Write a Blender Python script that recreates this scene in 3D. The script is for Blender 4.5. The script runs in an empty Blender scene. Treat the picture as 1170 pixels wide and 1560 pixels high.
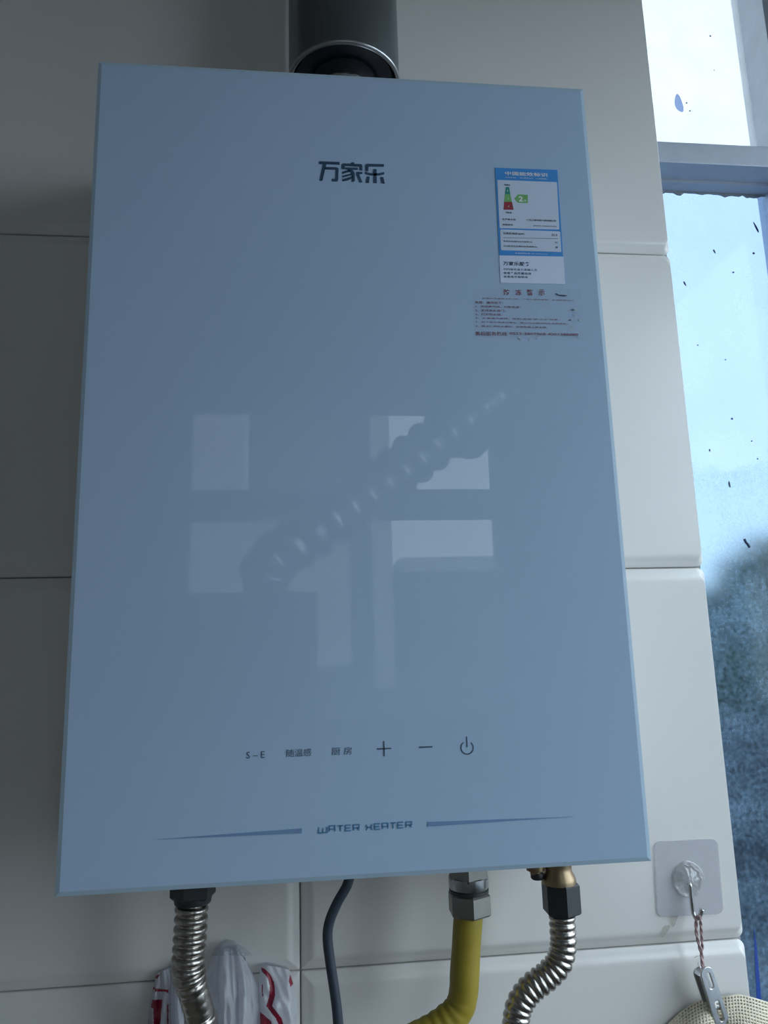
import bpy, bmesh, math, random
from mathutils import Vector, Matrix
random.seed(7)
S = bpy.context.scene
COL = S.collection
# ---------------------------------------------------------------- camera
# world: X along the tiled wall, Y into the wall (tile face at y = 0), Z up, floor at z = 0
CAMP = Vector((0.14435588, -0.6067742, 1.53314923))
RIGHT = Vector((0.99417022, -0.1043841, -0.02700981))
UP = Vector((0.00684359, -0.18890946, 0.98197066))
FWD = Vector((0.10760454, 0.97643084, 0.18709379))
FPX = 1125.0
cam = bpy.data.cameras.new('camera')
cam.sensor_fit = 'AUTO'; cam.sensor_width = 36.0; cam.lens = FPX / 1560.0 * 36.0
cam.clip_start = 0.02; cam.clip_end = 200
cam_o = bpy.data.objects.new('camera', cam); COL.objects.link(cam_o)
M = Matrix((RIGHT, UP, -FWD)).transposed().to_4x4(); M.translation = CAMP
cam_o.matrix_world = M
S.camera = cam_o
# ---------------------------------------------------------------- world, light, exposure
SKY = 2.6
w = bpy.data.worlds.new('overcast_sky'); S.world = w; w.use_nodes = True
bg = w.node_tree.nodes['Background']
bg.inputs['Color'].default_value = (0.87, 0.935, 1.0, 1); bg.inputs['Strength'].default_value = SKY
S.view_settings.view_transform = 'Standard'; S.view_settings.look = 'None'
S.view_settings.gamma = 1.0; S.view_settings.use_curve_mapping = False
S.view_settings.exposure = 1.40
def portal(name, loc, rot, sx, sy):
    l = bpy.data.lights.new(name, 'AREA'); l.shape = 'RECTANGLE'; l.size = sx; l.size_y = sy
    l.cycles.is_portal = True
    o = bpy.data.objects.new(name, l); COL.objects.link(o); o.location = loc; o.rotation_euler = rot
# room constants
XR = 0.80            # inner face of the right wall
YB = -1.60           # inner face of the wall behind the camera
XL = -1.30
ZC = 2.60
SW_Y0, SW_Y1, SW_Z0, SW_Z1 = -1.05, 0.05, 0.95, 2.30      # window in the right wall
OW_X0, OW_X1, OW_Z0, OW_Z1 = -0.20, 0.72, 1.40, 2.25       # window behind the camera
portal('portal_right', (XR + 0.11, (SW_Y0 + SW_Y1) / 2, (SW_Z0 + SW_Z1) / 2), (0, math.pi / 2, 0), SW_Z1 - SW_Z0, SW_Y1 - SW_Y0)
portal('portal_behind', ((OW_X0 + OW_X1) / 2, YB - 0.11, (OW_Z0 + OW_Z1) / 2), (math.pi / 2, 0, 0), OW_X1 - OW_X0, OW_Z1 - OW_Z0)

# ---------------------------------------------------------------- helpers
def at(px, py, Y):
    """point where the sight line through a photo pixel meets the plane y = Y"""
    d = FWD + RIGHT * ((px - 585.0) / FPX) + UP * (-(py - 780.0) / FPX)
    return CAMP + d * ((Y - CAMP.y) / d.y)
ZO = 1.40; PY = -0.13           # heater bottom height, front plane of the heater glass
def W(x, y, z): return Vector((x, y, z + ZO))
LOC = {}
def obj(name, geo, mat, parent=None, smooth=False, mats=None, loc=None):
    """one mesh object from (verts, faces) in world coordinates"""
    v, f = geo[0], geo[1]
    if parent is not None: o0 = LOC[parent.name]
    else:
        if loc is None:
            xs = [p[0] for p in v]; ys = [p[1] for p in v]; zs = [p[2] for p in v]
            loc = Vector(((min(xs) + max(xs)) / 2, (min(ys) + max(ys)) / 2, min(zs)))
        o0 = Vector(loc)
    me = bpy.data.meshes.new(name)
    me.from_pydata([Vector(p) - o0 for p in v], [], f)
    for m in ([mat] if mats is None else mats): me.materials.append(m)
    if len(geo) > 2:
        me.polygons.foreach_set('material_index', geo[2])
    if smooth is True: me.polygons.foreach_set('use_smooth', [True] * len(me.polygons))
    elif smooth:
        me.polygons.foreach_set('use_smooth', [True] * len(me.polygons))
        me.set_sharp_from_angle(angle=math.radians(smooth))
    me.update()
    o = bpy.data.objects.new(name, me); COL.objects.link(o)
    if parent is not None: o.parent = parent
    else: o.location = o0
    LOC[o.name] = o0
    return o
def thing(name, loc, label, cat, group=None):
    o = bpy.data.objects.new(name, None); COL.objects.link(o); o.location = loc; o.empty_display_size = 0.03
    LOC[o.name] = Vector(loc)
    return tag(o, label, cat, group)
def tag(o, label, cat, group=None):
    o['label'] = label; o['category'] = cat
    if group: o['group'] = group
    return o
def struct(o, label=None):
    o['kind'] = 'structure'
    if label: o['label'] = label
    return o
def join(*gs):
    V, F, I = [], [], []
    for g in gs:
        n = len(V); V += list(g[0]); F += [tuple(i + n for i in f) for f in g[1]]
        I += list(g[2]) if len(g) > 2 else [0] * len(g[1])
    return V, F, I
def box(x0, y0, z0, x1, y1, z1, b=0.0):
    bm = bmesh.new()
    bmesh.ops.create_cube(bm, size=1.0)
    for v in bm.verts:
        v.co = Vector((x0 + (v.co.x + .5) * (x1 - x0), y0 + (v.co.y + .5) * (y1 - y0), z0 + (v.co.z + .5) * (z1 - z0)))
    if b > 0: bmesh.ops.bevel(bm, geom=bm.edges[:], offset=b, segments=2, profile=0.7, affect='EDGES')
    return take(bm)
def take(bm):
    bmesh.ops.recalc_face_normals(bm, faces=bm.faces[:])
    bm.verts.index_update()
    g = ([v.co.copy() for v in bm.verts], [tuple(v.index for v in f.verts) for f in bm.faces]); bm.free(); return g
def catmull(P, n):
    P = [Vector(p) for p in P]; Q = [P[0] * 2 - P[1]] + P + [P[-1] * 2 - P[-2]]; out = []
    for i in range(1, len(Q) - 2):
        a, b, c, d = Q[i - 1:i + 3]
        for k in range(n):
            t = k / n
            out.append(0.5 * ((2 * b) + (c - a) * t + (2 * a - 5 * b + 4 * c - d) * t * t + (3 * b - a - 3 * c + d) * t ** 3))
    out.append(P[-1]); return out
def resample(P, step):
    out = [P[0].copy()]; L = [0.0]; acc = 0.0
    tot = sum((P[i + 1] - P[i]).length for i in range(len(P) - 1)); n = max(2, int(round(tot / step))); st = tot / n
    nxt = st; s = 0.0
    for i in range(len(P) - 1):
        d = (P[i + 1] - P[i]).length
        while nxt <= s + d + 1e-9 and len(out) < n + 1:
            t = (nxt - s) / d if d > 0 else 0
            out.append(P[i].lerp(P[i + 1], t)); nxt += st
        s += d
    return out, st
def tube(P, r, seg=16, cap=True, rfun=None, flat=None):
    """sweep a circle along points; rfun(i, s, total) gives the radius"""
    P = [Vector(p) for p in P]; n = len(P); V, F = [], []
    tan = [(P[min(i + 1, n - 1)] - P[max(i - 1, 0)]).normalized() for i in range(n)]
    ref = Vector((0, 1, 0)) if abs(tan[0].y) < 0.9 else Vector((1, 0, 0))
    u = (ref - tan[0] * ref.dot(tan[0])).normalized(); s = 0.0
    tot = sum((P[i + 1] - P[i]).length for i in range(n - 1))
    for i in range(n):
        if i: s += (P[i] - P[i - 1]).length
        u = (u - tan[i] * u.dot(tan[i])).normalized(); vv = tan[i].cross(u)
        R = rfun(i, s, tot) if rfun else r
        for k in range(seg):
            a = 2 * math.pi * k / seg
            V.append(P[i] + (u * math.cos(a) + vv * math.sin(a) * (flat or 1.0)) * R)
    for i in range(n - 1):
        for k in range(seg):
            k2 = (k + 1) % seg
            F.append((i * seg + k, i * seg + k2, (i + 1) * seg + k2, (i + 1) * seg + k))
    if cap:
        F.append(tuple(range(seg - 1, -1, -1))); F.append(tuple((n - 1) * seg + k for k in range(seg)))
    return V, F
def lathe(c, prof, seg=40, axis='Z', close=False, twist=None):
    """revolve (radius, height) pairs about a vertical (or Y) axis through c"""
    c = Vector(c); V, F = [], []; n = len(prof)
    for (r, h) in prof:
        for k in range(seg):
            a = 2 * math.pi * k / seg; rr = r * (twist(a) if twist else 1)
            V.append(c + (Vector((rr * math.cos(a), rr * math.sin(a), h)) if axis == 'Z' else Vector((rr * math.cos(a), -h, rr * math.sin(a)))))
    for i in range(n - 1 + (1 if close else 0)):
        j = (i + 1) % n
        for k in range(seg):
            k2 = (k + 1) % seg; F.append((i * seg + k, i * seg + k2, j * seg + k2, j * seg + k))
    if not close:
        F.append(tuple(range(seg - 1, -1, -1))); F.append(tuple((n - 1) * seg + k for k in range(seg)))
    return V, F
def hexnut(c, r, z0, z1, ch=0.0015, rot=0.0, n=6, r_in=None):
    c = Vector(c); V, F = [], []
    rr = [r - ch, r, r, r - ch]; hh = [z0, z0 + ch, z1 - ch, z1]
    for q, h in zip(rr, hh):
        for k in range(n):
            a = rot + 2 * math.pi * k / n; V.append(c + Vector((q * math.cos(a), q * math.sin(a), h)))
    for i in range(3):
        for k in range(n):
            k2 = (k + 1) % n; F.append((i * n + k, i * n + k2, (i + 1) * n + k2, (i + 1) * n + k))
    F.append(tuple(range(n - 1, -1, -1))); F.append(tuple(3 * n + k for k in range(n)))
    return V, F
def slab(poly, Y, t=0.0003):
    """polygon of (x, z) world points on the plane y = Y, raised t towards the room"""
    n = len(poly); a = sum(poly[i][0] * poly[(i + 1) % n][1] - poly[(i + 1) % n][0] * poly[i][1] for i in range(n))
    if a < 0: poly = poly[::-1]
    V = [Vector((x, Y - t, z)) for x, z in poly] + [Vector((x, Y, z)) for x, z in poly]
    F = [tuple(range(n))] + [(i, i + n, (i + 1) % n + n, (i + 1) % n) for i in range(n)]
    return V, F
def pxpoly(pts, Y): return [(p.x, p.z) for p in (at(a, b, Y) for a, b in pts)]
def rquad(pts, Y, r):
    """quad (photo pixels, clockwise from top left) on plane Y with rounded corners"""
    c = [Vector((p[0], p[1])) for p in pxpoly(pts, Y)]; out = []
    for i in range(4):
        p = c[i]; a = (c[i - 1] - p).normalized(); b = (c[(i + 1) % 4] - p).normalized()
        for k in range(6):
            t = k / 5; q = p + a * r * (1 - t) ** 2 + b * r * t ** 2; out.append((q.x, q.y))
    return out
def text_geo(body, bold=0.0):
    cu = bpy.data.curves.new('t', 'FONT'); cu.body = body; cu.resolution_u = 2; cu.offset = bold
    o = bpy.data.objects.new('t', cu); COL.objects.link(o)
    bpy.context.view_layer.update()
    dg = bpy.context.evaluated_depsgraph_get(); ev = o.evaluated_get(dg); me = ev.to_mesh()
    V = [v.co.copy() for v in me.vertices]; F = [tuple(p.vertices) for p in me.polygons]
    ev.to_mesh_clear(); bpy.data.objects.remove(o); bpy.data.curves.remove(cu)
    return V, F
def text(name, body, tl, br, Y, mat, parent, bold=0.0):
    """lettering fitted between two photo pixels on the plane y = Y"""
    V, F = text_geo(body, bold)
    a, b = at(tl[0], tl[1], Y), at(br[0], br[1], Y)
    x0 = min(v.x for v in V); x1 = max(v.x for v in V); y0 = min(v.y for v in V); y1 = max(v.y for v in V)
    V = [Vector((a.x + (v.x - x0) / (x1 - x0) * (b.x - a.x), Y, b.z + (v.y - y0) / (y1 - y0) * (a.z - b.z))) for v in V]
    return obj(name, (V, F), mat, parent)
def curve_geo(loops, extrude, bevel=0.0, res=2):
    """filled 2-D outline with holes -> solid plate in local XY"""
    cu = bpy.data.curves.new('c', 'CURVE'); cu.dimensions = '2D'; cu.fill_mode = 'BOTH'
    cu.extrude = extrude; cu.bevel_depth = bevel; cu.bevel_resolution = res
    for L in loops:
        s = cu.splines.new('POLY'); s.points.add(len(L) - 1); s.use_cyclic_u = True
        for q, p in zip(s.points, L): q.co = (p[0], p[1], 0, 1)
    o = bpy.data.objects.new('c', cu); COL.objects.link(o); bpy.context.view_layer.update()
    ev = o.evaluated_get(bpy.context.evaluated_depsgraph_get()); me = ev.to_mesh()
    V = [v.co.copy() for v in me.vertices]; F = [tuple(p.vertices) for p in me.polygons]
    ev.to_mesh_clear(); bpy.data.objects.remove(o); bpy.data.curves.remove(cu)
    return V, F
def xf(geo, mtx): return [mtx @ Vector(v) for v in geo[0]], geo[1]

# ---------------------------------------------------------------- materials
def mat(name, col, rough=0.5, metal=0.0, var=0.0, scale=40.0, bump=0.0, bscale=200.0, spec=0.5, trans=0.0, ior=1.5, sss=0.0, coat=0.0, col2=None, stretch=(1, 1, 1), rvar=0.0):
    m = bpy.data.materials.new(name); m.use_nodes = True; N = m.node_tree.nodes; L = m.node_tree.links
    p = N['Principled BSDF']
    p.inputs['Roughness'].default_value = rough; p.inputs['Metallic'].default_value = metal
    p.inputs['Specular IOR Level'].default_value = spec; p.inputs['IOR'].default_value = ior
    p.inputs['Transmission Weight'].default_value = trans; p.inputs['Coat Weight'].default_value = coat
    tc = N.new('ShaderNodeTexCoord'); mp = N.new('ShaderNodeMapping'); mp.inputs['Scale'].default_value = stretch
    L.new(tc.outputs['Object'], mp.inputs['Vector'])
    nz = N.new('ShaderNodeTexNoise'); nz.inputs['Scale'].default_value = scale; nz.inputs['Detail'].default_value = 4
    L.new(mp.outputs['Vector'], nz.inputs['Vector'])
    mx = N.new('ShaderNodeMix'); mx.data_type = 'RGBA'
    c2 = col2 or tuple(max(0, c * (1 - var)) for c in col)
    mx.inputs['A'].default_value = (*col, 1); mx.inputs['B'].default_value = (*c2, 1)
    L.new(nz.outputs['Fac'], mx.inputs['Factor']); L.new(mx.outputs['Result'], p.inputs['Base Color'])
    if rvar:
        mr = N.new('ShaderNodeMapRange'); mr.inputs['To Min'].default_value = max(0.01, rough - rvar); mr.inputs['To Max'].default_value = rough + rvar
        L.new(nz.outputs['Fac'], mr.inputs['Value']); L.new(mr.outputs['Result'], p.inputs['Roughness'])
    if bump:
        nb = N.new('ShaderNodeTexNoise'); nb.inputs['Scale'].default_value = bscale; L.new(mp.outputs['Vector'], nb.inputs['Vector'])
        b = N.new('ShaderNodeBump'); b.inputs['Strength'].default_value = bump; b.inputs['Distance'].default_value = 0.001
        L.new(nb.outputs['Fac'], b.inputs['Height']); L.new(b.outputs['Normal'], p.inputs['Normal'])
    return m
def clear_mat(name, tint, body, fac, rough=0.1, gloss=0.06, noise=0.0, nscale=30.0, translucent=True):
    """thin clear sheet: see-through tint, a milky share (body colour) and a gloss"""
    m = bpy.data.materials.new(name); m.use_nodes = True; N = m.node_tree.nodes; L = m.node_tree.links
    N.remove(N['Principled BSDF']); out = N['Material Output']
    t = N.new('ShaderNodeBsdfTransparent'); t.inputs['Color'].default_value = (*tint, 1)
    d = N.new('ShaderNodeBsdfTranslucent' if translucent else 'ShaderNodeBsdfDiffuse'); d.inputs['Color'].default_value = (*body, 1)
    d2 = N.new('ShaderNodeBsdfDiffuse'); d2.inputs['Color'].default_value = (*body, 1)
    md = N.new('ShaderNodeMixShader'); md.inputs['Fac'].default_value = 0.5; L.new(d.outputs[0], md.inputs[1]); L.new(d2.outputs[0], md.inputs[2])
    mx = N.new('ShaderNodeMixShader'); L.new(t.outputs[0], mx.inputs[1]); L.new(md.outputs[0], mx.inputs[2])
    g = N.new('ShaderNodeBsdfGlossy'); g.inputs['Roughness'].default_value = rough
    mg = N.new('ShaderNodeMixShader'); mg.inputs['Fac'].default_value = gloss
    L.new(mx.outputs[0], mg.inputs[1]); L.new(g.outputs[0], mg.inputs[2]); L.new(mg.outputs[0], out.inputs['Surface'])
    tc = N.new('ShaderNodeTexCoord'); nz = N.new('ShaderNodeTexNoise'); nz.inputs['Scale'].default_value = nscale; nz.inputs['Detail'].default_value = 5
    L.new(tc.outputs['Object'], nz.inputs['Vector'])
    mr = N.new('ShaderNodeMapRange'); mr.inputs['From Min'].default_value = 0.3; mr.inputs['From Max'].default_value = 0.7
    mr.inputs['To Min'].default_value = max(0, fac - noise); mr.inputs['To Max'].default_value = min(1, fac + noise)
    L.new(nz.outputs['Fac'], mr.inputs['Value']); L.new(mr.outputs['Result'], mx.inputs['Fac'])
    return m, mx, mr
TILE = mat('cream_glazed_tile', (0.77, 0.75, 0.715), 0.22, var=0.06, scale=6, bump=0.05, bscale=25)
GROUT = mat('grey_grout', (0.42, 0.41, 0.40), 0.9, var=0.3, scale=120, bump=0.4)
PLASTER = mat('painted_plaster', (0.44, 0.42, 0.40), 0.85, var=0.08, scale=8, bump=0.1)
FLOOR = mat('floor_tile', (0.32, 0.28, 0.24), 0.4, var=0.15, scale=5)
GLASSP = mat('pale_blue_back_painted_glass', (0.395, 0.52, 0.68), 0.004, var=0.03, scale=3)
GEDGE = mat('ground_glass_edge', (0.40, 0.52, 0.62), 0.12, var=0.06, scale=30)
BODY = mat('white_enamelled_steel', (0.62, 0.64, 0.66), 0.35, var=0.05)
P_DARK = mat('navy_print', (0.035, 0.075, 0.13), 0.35, var=0.1)
P_ICON = mat('grey_print', (0.055, 0.09, 0.14), 0.35, var=0.1)
P_BLUE = mat('blue_lettering_print', (0.09, 0.24, 0.42), 0.3, var=0.2, scale=120)
P_SWOOSH = mat('swoosh_print', (0.14, 0.27, 0.47), 0.3, var=0.2, col2=(0.20, 0.29, 0.46), scale=25)
L_BLUE = mat('label_blue', (0.05, 0.27, 0.66), 0.4, var=0.06)
L_WHITE = mat('label_white', (0.55, 0.63, 0.76), 0.45, var=0.03)
L_BLACK = mat('label_black_print', (0.02, 0.035, 0.06), 0.5, var=0.1)
L_TEAL = mat('label_teal', (0.02, 0.25, 0.22), 0.45, var=0.05)
L_GREEN = mat('label_green', (0.16, 0.42, 0.14), 0.45, var=0.05)
L_RED = mat('label_crimson', (0.30, 0.03, 0.05), 0.45, var=0.05)
RED_PRINT = mat('faded_red_print', (0.25, 0.105, 0.135), 0.5, var=0.3, scale=300)
STEEL = mat('stainless_steel', (0.42, 0.43, 0.44), 0.30, 1.0, var=0.12, scale=30, rvar=0.06)
BRUSHED = mat('brushed_flue_steel', (0.23, 0.255, 0.27), 0.34, 1.0, var=0.15, scale=60, stretch=(6, 6, 0.3), rvar=0.05)
HOSE = mat('hose_steel', (0.45, 0.42, 0.38), 0.26, 1.0, var=0.2, scale=25, col2=(0.36, 0.33, 0.30))
DULL = mat('dull_zinc', (0.30, 0.29, 0.27), 0.42, 0.9, var=0.3, scale=80, bump=0.15, bscale=300)
BRASS = mat('tarnished_brass', (0.38, 0.28, 0.17), 0.38, 0.95, var=0.4, scale=70, bump=0.1)
BLACK = mat('black_rubber_sleeve', (0.022, 0.025, 0.028), 0.5, var=0.3, scale=60, bump=0.1)
DARKIN = mat('soot_dark_seal', (0.012, 0.016, 0.028), 0.45, var=0.3, scale=40)
FOIL = mat('aluminium_foil', (0.74, 0.75, 0.76), 0.24, 1.0, var=0.2, scale=120, bump=0.9, bscale=150)
YELLOW = mat('yellow_gas_hose_cover', (0.36, 0.275, 0.025), 0.5, var=0.25, scale=45, bump=0.25, bscale=60)
CABLE = mat('slate_cable_sheath', (0.035, 0.05, 0.075), 0.5, var=0.2, scale=60)
CHROME = mat('chromed_wire', (0.60, 0.60, 0.60), 0.14, 1.0, var=0.1)
STRING = mat('pink_cotton_string', (0.56, 0.38, 0.38), 0.9, var=0.4, scale=500, bump=0.6, bscale=800)
NET = mat('cream_net_fibre', (0.80, 0.72, 0.56), 0.8, var=0.18, scale=200, bump=0.4, bscale=900)
NETIN = mat('net_inner_shade', (0.16, 0.13, 0.09), 0.9, var=0.3, scale=300)  # cream cloth coloured dark: shade inside the weave holes is painted in
ALU = mat('weathered_aluminium_frame', (0.66, 0.72, 0.82), 0.42, 0.1, var=0.25, scale=35, bump=0.15, bscale=120)
SEAL = mat('grey_sealant', (0.40, 0.42, 0.44), 0.7, var=0.25, scale=80, bump=0.3)
SPECK = mat('dark_speck', (0.05, 0.07, 0.14), 0.6, var=0.2)

BLUEFILM = mat('blue_plastic', (0.02, 0.08, 0.42), 0.3, var=0.2)
LEAF = [mat('leaf_green_%d' % i, c, 0.55, var=0.4, scale=4) for i, c in enumerate([(0.045, 0.10, 0.055), (0.07, 0.135, 0.065), (0.03, 0.075, 0.05)])]
BARK = mat('bark', (0.08, 0.06, 0.045), 0.9, var=0.4, scale=20)
EARTH = mat('ground_outside', (0.10, 0.105, 0.10), 0.95, var=0.4, scale=0.6)
CONC = mat('weathered_concrete', (0.05, 0.06, 0.075), 0.9, var=0.3, scale=3)
DARKMETAL = mat('dark_hood_enamel', (0.05, 0.055, 0.06), 0.3, var=0.2)
COUNTER = mat('grey_stone_top', (0.30, 0.30, 0.30), 0.35, var=0.3, scale=60)
CABINET = mat('cabinet_board', (0.28, 0.24, 0.20), 0.5, var=0.15, scale=12, stretch=(1, 1, 8))
CARD = mat('white_card', (0.75, 0.76, 0.78), 0.7, var=0.05)
SPECKB, _, _ = clear_mat('bluish_patch', (0.30, 0.38, 0.60), (0.3, 0.4, 0.7), 0.15, 0.3, 0.01, 0.02, 60)
BAGW, _, _ = clear_mat('white_bag_film', (0.85, 0.86, 0.90), (0.84, 0.85, 0.90), 0.88, 0.25, 0.06, 0.10, 60)
BAGR = mat('bag_red_print', (0.30, 0.008, 0.04), 0.4, var=0.15, scale=60)
BAGC, _, _ = clear_mat('clear_plastic_film', (0.9, 0.92, 0.94), (0.7, 0.72, 0.75), 0.22, 0.1, 0.12, 0.1, 60)
FILM, _, _ = clear_mat('clear_label_film', (1, 1, 1), (0.62, 0.66, 0.72), 0.04, 0.15, 0.01, 0.04, 70, False)
PAD, _, _ = clear_mat('frosted_adhesive_pad', (0.93, 0.93, 0.95), (0.60, 0.60, 0.65), 0.38, 0.25, 0.05, 0.05, 20, False)
KNOB, _, _ = clear_mat('clear_moulded_plastic', (0.99, 0.99, 0.99), (0.92, 0.92, 0.92), 0.14, 0.10, 0.07, 0.05, 60, False)
GLUE, _, _ = clear_mat('amber_glue', (0.92, 0.90, 0.86), (0.55, 0.52, 0.47), 0.12, 0.2, 0.05, 0.1, 80, False)
PANE0, _, _ = clear_mat('clear_pane', (0.86, 0.91, 0.94), (0.75, 0.8, 0.85), 0.05, 0.02, 0.05, 0.02, 8)
PANEB, _, _ = clear_mat('dimmed_rear_pane', (0.66, 0.69, 0.70), (0.6, 0.64, 0.68), 0.10, 0.02, 0.03, 0.05, 8)  # dark tint added to dim the rear daylight and its mirrored window
PANEUP, _, _ = clear_mat('dusty_upper_pane', (0.47, 0.495, 0.505), (0.74, 0.80, 0.84), 0.33, 0.05, 0.012, 0.08, 14)
# lower pane: dusty above, beaded with condensation below a ragged line
PANELO, mx_, mr_ = clear_mat('misted_lower_pane', (0.335, 0.395, 0.48), (0.50, 0.72, 0.95), 0.16, 0.05, 0.012, 0.05, 10)
def mist(m, mx, mr, zline):
    N = m.node_tree.nodes; L = m.node_tree.links
    tc = N.new('ShaderNodeTexCoord'); sp = N.new('ShaderNodeSeparateXYZ'); L.new(tc.outputs['Object'], sp.inputs[0])
    n1 = N.new('ShaderNodeTexNoise'); n1.inputs['Scale'].default_value = 22; n1.inputs['Detail'].default_value = 3; L.new(tc.outputs['Object'], n1.inputs['Vector'])
    a = N.new('ShaderNodeMath'); a.operation = 'MULTIPLY_ADD'; a.inputs[1].default_value = 0.06; L.new(n1.outputs['Fac'], a.inputs[0]); L.new(sp.outputs['Z'], a.inputs[2])
    st = N.new('ShaderNodeMapRange'); st.inputs['From Min'].default_value = zline + 0.034; st.inputs['From Max'].default_value = zline + 0.026
    st.inputs['To Min'].default_value = 0; st.inputs['To Max'].default_value = 1; L.new(a.outputs[0], st.inputs['Value'])
    n2 = N.new('ShaderNodeTexNoise'); n2.inputs['Scale'].default_value = 230; n2.inputs['Detail'].default_value = 2; L.new(tc.outputs['Object'], n2.inputs['Vector'])
    n3 = N.new('ShaderNodeTexNoise'); n3.inputs['Scale'].default_value = 14; n3.inputs['Detail'].default_value = 4; L.new(tc.outputs['Object'], n3.inputs['Vector'])
    mu = N.new('ShaderNodeMath'); mu.operation = 'MULTIPLY'; L.new(n2.outputs['Fac'], mu.inputs[0]); L.new(n3.outputs['Fac'], mu.inputs[1])
    dr = N.new('ShaderNodeMapRange'); dr.inputs['From Min'].default_value = 0.15; dr.inputs['From Max'].default_value = 0.5
    dr.inputs['To Min'].default_value = 0.02; dr.inputs['To Max'].default_value = 0.27; L.new(mu.outputs[0], dr.inputs['Value'])
    f = N.new('ShaderNodeMix'); f.data_type = 'FLOAT'; L.new(st.outputs[0], f.inputs['Factor'])
    L.new(mr.outputs['Result'], f.inputs['A']); L.new(dr.outputs['Result'], f.inputs['B'])
    for l in list(mx.inputs['Fac'].links): L.remove(l)
    L.new(f.outputs['Result'], mx.inputs['Fac'])
    tr = next(n for n in N if n.type == 'BSDF_TRANSPARENT'); rf = N.new('ShaderNodeBsdfRefraction')
    rf.inputs['Color'].default_value = (0.305, 0.375, 0.43, 1); rf.inputs['Roughness'].default_value = 0.20; rf.inputs['IOR'].default_value = 1.25
    ms = N.new('ShaderNodeMixShader'); L.new(st.outputs[0], ms.inputs['Fac']); L.new(tr.outputs[0], ms.inputs[1]); L.new(rf.outputs[0], ms.inputs[2])
    L.new(ms.outputs[0], mx.inputs[1])

# ================================================================ ROOM
XE = 0.4912                      # free end of the tiled wall
struct(obj('floor', box(XL, YB, -0.1, XR, 0.12, 0.0), FLOOR))
struct(obj('ceiling', box(XL - .1, YB - .2, ZC, XR + .2, 0.24, ZC + 0.12), PLASTER))
struct(obj('wall_left', box(XL - 0.12, YB, 0, XL, 0.12, ZC), PLASTER))
wb = struct(obj('wall_back', box(XL, 0.0060, 0, XE - 0.0015, 0.12, ZC), GROUT))
# tiles: 600 x 298 mm, soft chamfer, rows and columns read from the joints in view
def rrect(x0, z0, x1, z1, r, n=4, rr=None):
    out = []; q = r if rr is None else rr
    for cx, cz, a0, r in ((x1 - q, z1 - q, 0, q), (x0 + r, z1 - r, 90, r), (x0 + r, z0 + r, 180, r), (x1 - q, z0 + q, 270, q)):
        for k in range(n + 1):
            a = math.radians(a0 + 90 * k / n); out.append((cx + r * math.cos(a), cz + r * math.sin(a)))
    return out
def tile_geo(x0, z0, x1, z1, endcut=False):
    V, F = [], []
    prof = [(0.0, 0.0060), (0.0, 0.0040), (0.0006, 0.0034), (0.0035, 0.0027), (0.0062, 0.0012), (0.0080, 0.0003), (0.0095, 0.0), (0.0115, 0.0)]
    m = 5 * 4
    for k, (ins, d) in enumerate(prof):
        ir = min(ins, 0.0025) if endcut else ins       # the cut end has only a small radius
        for (x, z) in rrect(x0 + ins, z0 + ins, x1 - ir, z1 - ins, 0.0008, 4, (max(0.0012, 0.0060 - ins * 0.3) if endcut else 0.0008)): V.append((x, d, z))
    for i in range(len(prof) - 1):
        for k in range(m):
            k2 = (k + 1) % m; F.append((i * m + k, (i + 1) * m + k, (i + 1) * m + k2, i * m + k2))
    F.append(tuple((len(prof) - 1) * m + k for k in range(m - 1, -1, -1)))
    return V, F
JZ0 = ZO - 0.0985; TH = 0.2975; g = 0.0006
cols = [(-1.06, -0.4602, False), (-0.4602, 0.1394, False), (0.1394, XE, True)]
for r in range(-2, 4):
    for x0, x1, cut in cols:
        obj('tile', tile_geo(x0 + g, JZ0 + r * TH + g, x1 - (0 if cut else g), JZ0 + (r + 1) * TH - g, cut), TILE, wb, smooth=True)
# right wall with its window opening
struct(obj('wall_right', join(box(XR, YB, 0, XR + 0.2, 0.12, SW_Z0), box(XR, YB, SW_Z1, XR + 0.2, 0.12, ZC),
     box(XR, YB, SW_Z0, XR + 0.2, SW_Y0, SW_Z1), box(XR, SW_Y1, SW_Z0, XR + 0.2, 0.12, SW_Z1)), PLASTER))
struct(obj('wall_front', join(box(XL - .12, YB - .2, 0, XR + 0.2, YB, OW_Z0), box(XL - .12, YB - .2, OW_Z1, XR + 0.2, YB, ZC),
     box(XL - .12, YB - .2, OW_Z0, OW_X0, YB, OW_Z1), box(OW_X1, YB - .2, OW_Z0, XR + 0.2, YB, OW_Z1)), PLASTER))
struct(obj('wall_sill', box(XL, 0.12, 0, XR, 0.24, 0.95), PLASTER))
# ---- window in view (behind the end of the tiled wall)
WZ0, WZ1 = 0.95, 2.58
win = struct(obj('window_1', join(box(0.36, 0.121, WZ0, 0.42, 0.19, WZ1, .002), box(0.42, 0.121, WZ1 - .05, XR, 0.19, WZ1, .002),
     box(0.42, 0.121, WZ0, XR, 0.19, WZ0 + 0.05, .002)), ALU, loc=(0.6, 0.15, WZ0)), 'grey aluminium window frame beside the tiled wall')
TR0, TR1 = ZO + 0.684, ZO + 0.711
obj('transom', join(box(0.42, 0.12, TR0, XR, 0.168, TR1, .0012), box(0.42, 0.150, TR0 - 0.004, XR, 0.1675, TR0 + .001)), ALU, win)
MX = at(1123, 0, 0.169).x
obj('mullion', join(*[box(MX + a, y, WZ0 + .05, MX + b, 0.182, WZ1 - .05, .0008) for a, b, y in ((0, .013, .124), (.013, .018, .134), (.018, .024, .127), (.024, .030, .136), (.030, .036, .122))]), ALU, win)
pu = obj('pane', box(0.42, 0.1690, TR1 - .002, MX + .01, 0.1730, WZ1 - .05), PANEUP, win)
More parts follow.
